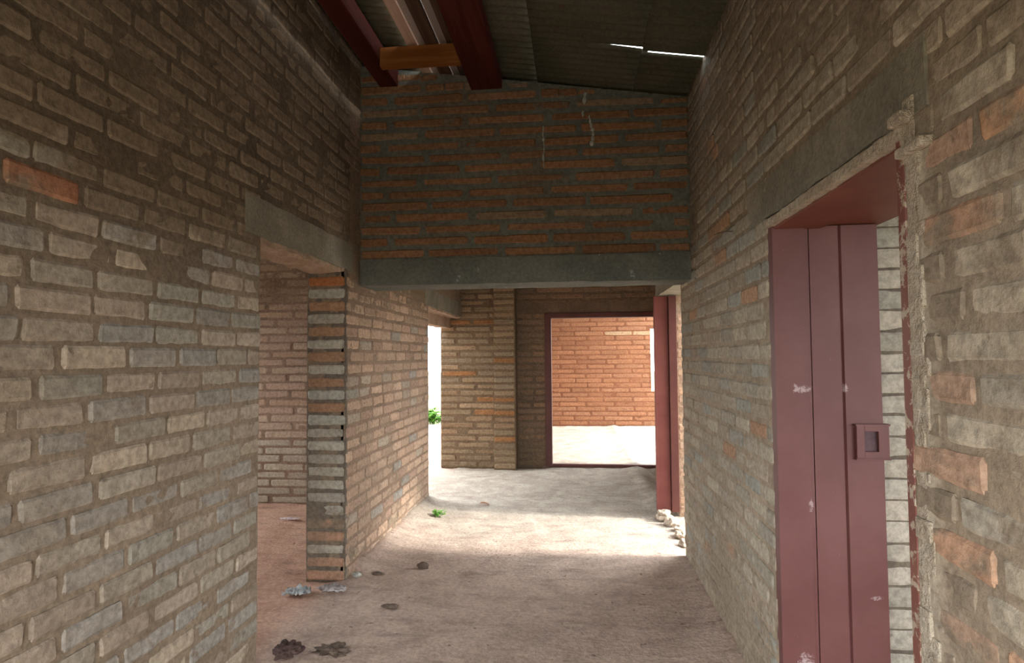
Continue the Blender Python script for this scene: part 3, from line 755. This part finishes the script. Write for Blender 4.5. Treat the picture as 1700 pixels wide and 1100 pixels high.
# sprouts
def leaf_mesh(bm, base, d, ln, w, droop=0.3):
    d = Vector(d).normalized(); side = d.cross(Vector((0, 0, 1)))
    side = side.normalized() if side.length > 0.01 else Vector((1, 0, 0))
    prev = None
    for i in range(5):
        t = i/4; ww = w*math.sin(math.pi*(0.08+0.86*t))
        c = Vector(base)+d*ln*t-Vector((0, 0, 1))*droop*ln*t*t
        up = side.cross(d)*(-0.25*ww)
        a = bm.verts.new(c-side*ww-up); m_ = bm.verts.new(c); b = bm.verts.new(c+side*ww-up)
        if prev:
            bm.faces.new([prev[0], prev[1], m_, a]); bm.faces.new([prev[1], prev[2], b, m_])
        prev = (a, m_, b)
def sprout(name, loc, n, h, ln, label, parts=True):
    root = tag(empty(name, loc), label, 'plant')
    bl = bmesh.new(); bs = bmesh.new()
    for k in range(n):
        a = random.random()*6.28; hh = h*random.uniform(0.3, 1.0); rad = h*0.9*random.random()
        b0 = Vector((math.cos(a)*rad*0.4, math.sin(a)*rad*0.4, -0.01)); p = Vector((math.cos(a)*rad, math.sin(a)*rad, hh))
        q = (p-b0); s1 = q.orthogonal().normalized()*0.003*max(1, h*4); s2 = q.cross(s1).normalized()*s1.length
        r0 = [bs.verts.new(b0+s1), bs.verts.new(b0+s2), bs.verts.new(b0-s1-s2)]; r1 = [bs.verts.new(p+s1*0.4), bs.verts.new(p+s2*0.4), bs.verts.new(p-(s1+s2)*0.4)]
        for i in range(3): bs.faces.new([r0[i], r0[(i+1) % 3], r1[(i+1) % 3], r1[i]])
        for l in range(4):
            t = 0.45+0.55*l/3; aa = random.random()*6.28
            leaf_mesh(bl, b0+q*t, (math.cos(aa), math.sin(aa), 0.5), ln*random.uniform(0.7, 1.2), ln*0.26)
    for nm, bb in (('leaves', bl), ('stems', bs)):
        o = from_bm(nm, bb, M['leaf'], root, local=True)
        if nm == 'leaves': s = o.modifiers.new('thick', 'SOLIDIFY'); s.thickness = 0.001
    return root
sprout('weed', (-1.30, 5.62, 0.0), 9, 0.06, 0.05, 'tiny green weed sprouting on the pale floor inside the passage')
sprout('weed_clump', (-3.25, 13.6, -0.08), 60, 0.40, 0.16, 'bright green weed clump outside the narrow left opening')
bm = bmesh.new(); leaf_mesh(bm, (0, 0, 0.01), (1, 0.2, 0.1), 0.10, 0.03)
o = from_bm('fallen_leaf', bm, M['leafdry']); o.location = (-0.98, 6.1, 0.005)
s = o.modifiers.new('thick', 'SOLIDIFY'); s.thickness = 0.0015
tag(o, 'small brown fallen leaf on the pale floor before the end wall', 'leaf')
# wire stub sticking out of the right wall
cu = bpy.data.curves.new('wire_stub', 'CURVE'); cu.dimensions = '3D'; cu.bevel_depth = 0.0025; cu.bevel_resolution = 2
sp = cu.splines.new('POLY'); pts = [(XR+0.01, 3.10, 2.115), (XR-0.03, 3.14, 2.125), (XR-0.05, 3.20, 2.130), (XR-0.055, 3.28, 2.135)]
sp.points.add(len(pts)-1)
for p, q in zip(sp.points, pts): p.co = (*q, 1)
tmp = bpy.data.objects.new('tmp', cu); C.objects.link(tmp)
me = bpy.data.meshes.new_from_object(tmp.evaluated_get(bpy.context.evaluated_depsgraph_get())); bpy.data.objects.remove(tmp)
o = link('wire_stub', me, M['iron']); tag(o, 'thin dark bent wire stub sticking out of the right wall above mid height', 'wire')

# ------------------------------------------------------------------ light: overcast sky and hazy sun
w = bpy.data.worlds.new('sky'); sc.world = w; w.use_nodes = True
bg = w.node_tree.nodes['Background']; bg.inputs[0].default_value = (0.95, 0.98, 1.0, 1); bg.inputs[1].default_value = 1.0
sl = bpy.data.lights.new('hazy_sun', 'SUN'); sl.energy = 0.8; sl.angle = math.radians(8); sl.color = (1.0, 0.95, 0.87)
so = bpy.data.objects.new('hazy_sun', sl); C.objects.link(so)
el = math.radians(36); d = Vector((-math.cos(el), 0.02, -math.sin(el)))
so.rotation_euler = d.to_track_quat('-Z', 'Y').to_euler(); so.location = (8, 5, 9)

# ------------------------------------------------------------------ camera
W, H, F = 1700, 1100, 1000.0
VPX, VPY, ROLL = 955, 590, math.radians(0.7)
dcam = Vector((VPX-W/2, -(VPY-H/2), F)).normalized()
up = Vector((-math.sin(ROLL), math.cos(ROLL), 0)); up = (up-dcam*up.dot(dcam)).normalized()
X = up.cross(dcam).normalized()          # world X, Y, Z written in camera (right, up, forward)
right = Vector((X[0], dcam[0], up[0])); cup = Vector((X[1], dcam[1], up[1])); fwd = Vector((X[2], dcam[2], up[2]))
cam = bpy.data.cameras.new('camera'); co = bpy.data.objects.new('camera', cam); C.objects.link(co)
cam.sensor_fit = 'HORIZONTAL'; cam.sensor_width = 36; cam.lens = 36*F/W; cam.clip_start = 0.05
m = Matrix((right, cup, -fwd)).transposed().to_4x4(); m.translation = (0, 0, 1.5)
co.matrix_world = m
sc.camera = co
sc.view_settings.view_transform = 'Standard'; sc.view_settings.look = 'None'
sc.view_settings.gamma = 1.0; sc.view_settings.use_curve_mapping = False
sc.view_settings.exposure = 3.4
sc.cycles.max_bounces = 12; sc.cycles.diffuse_bounces = 8
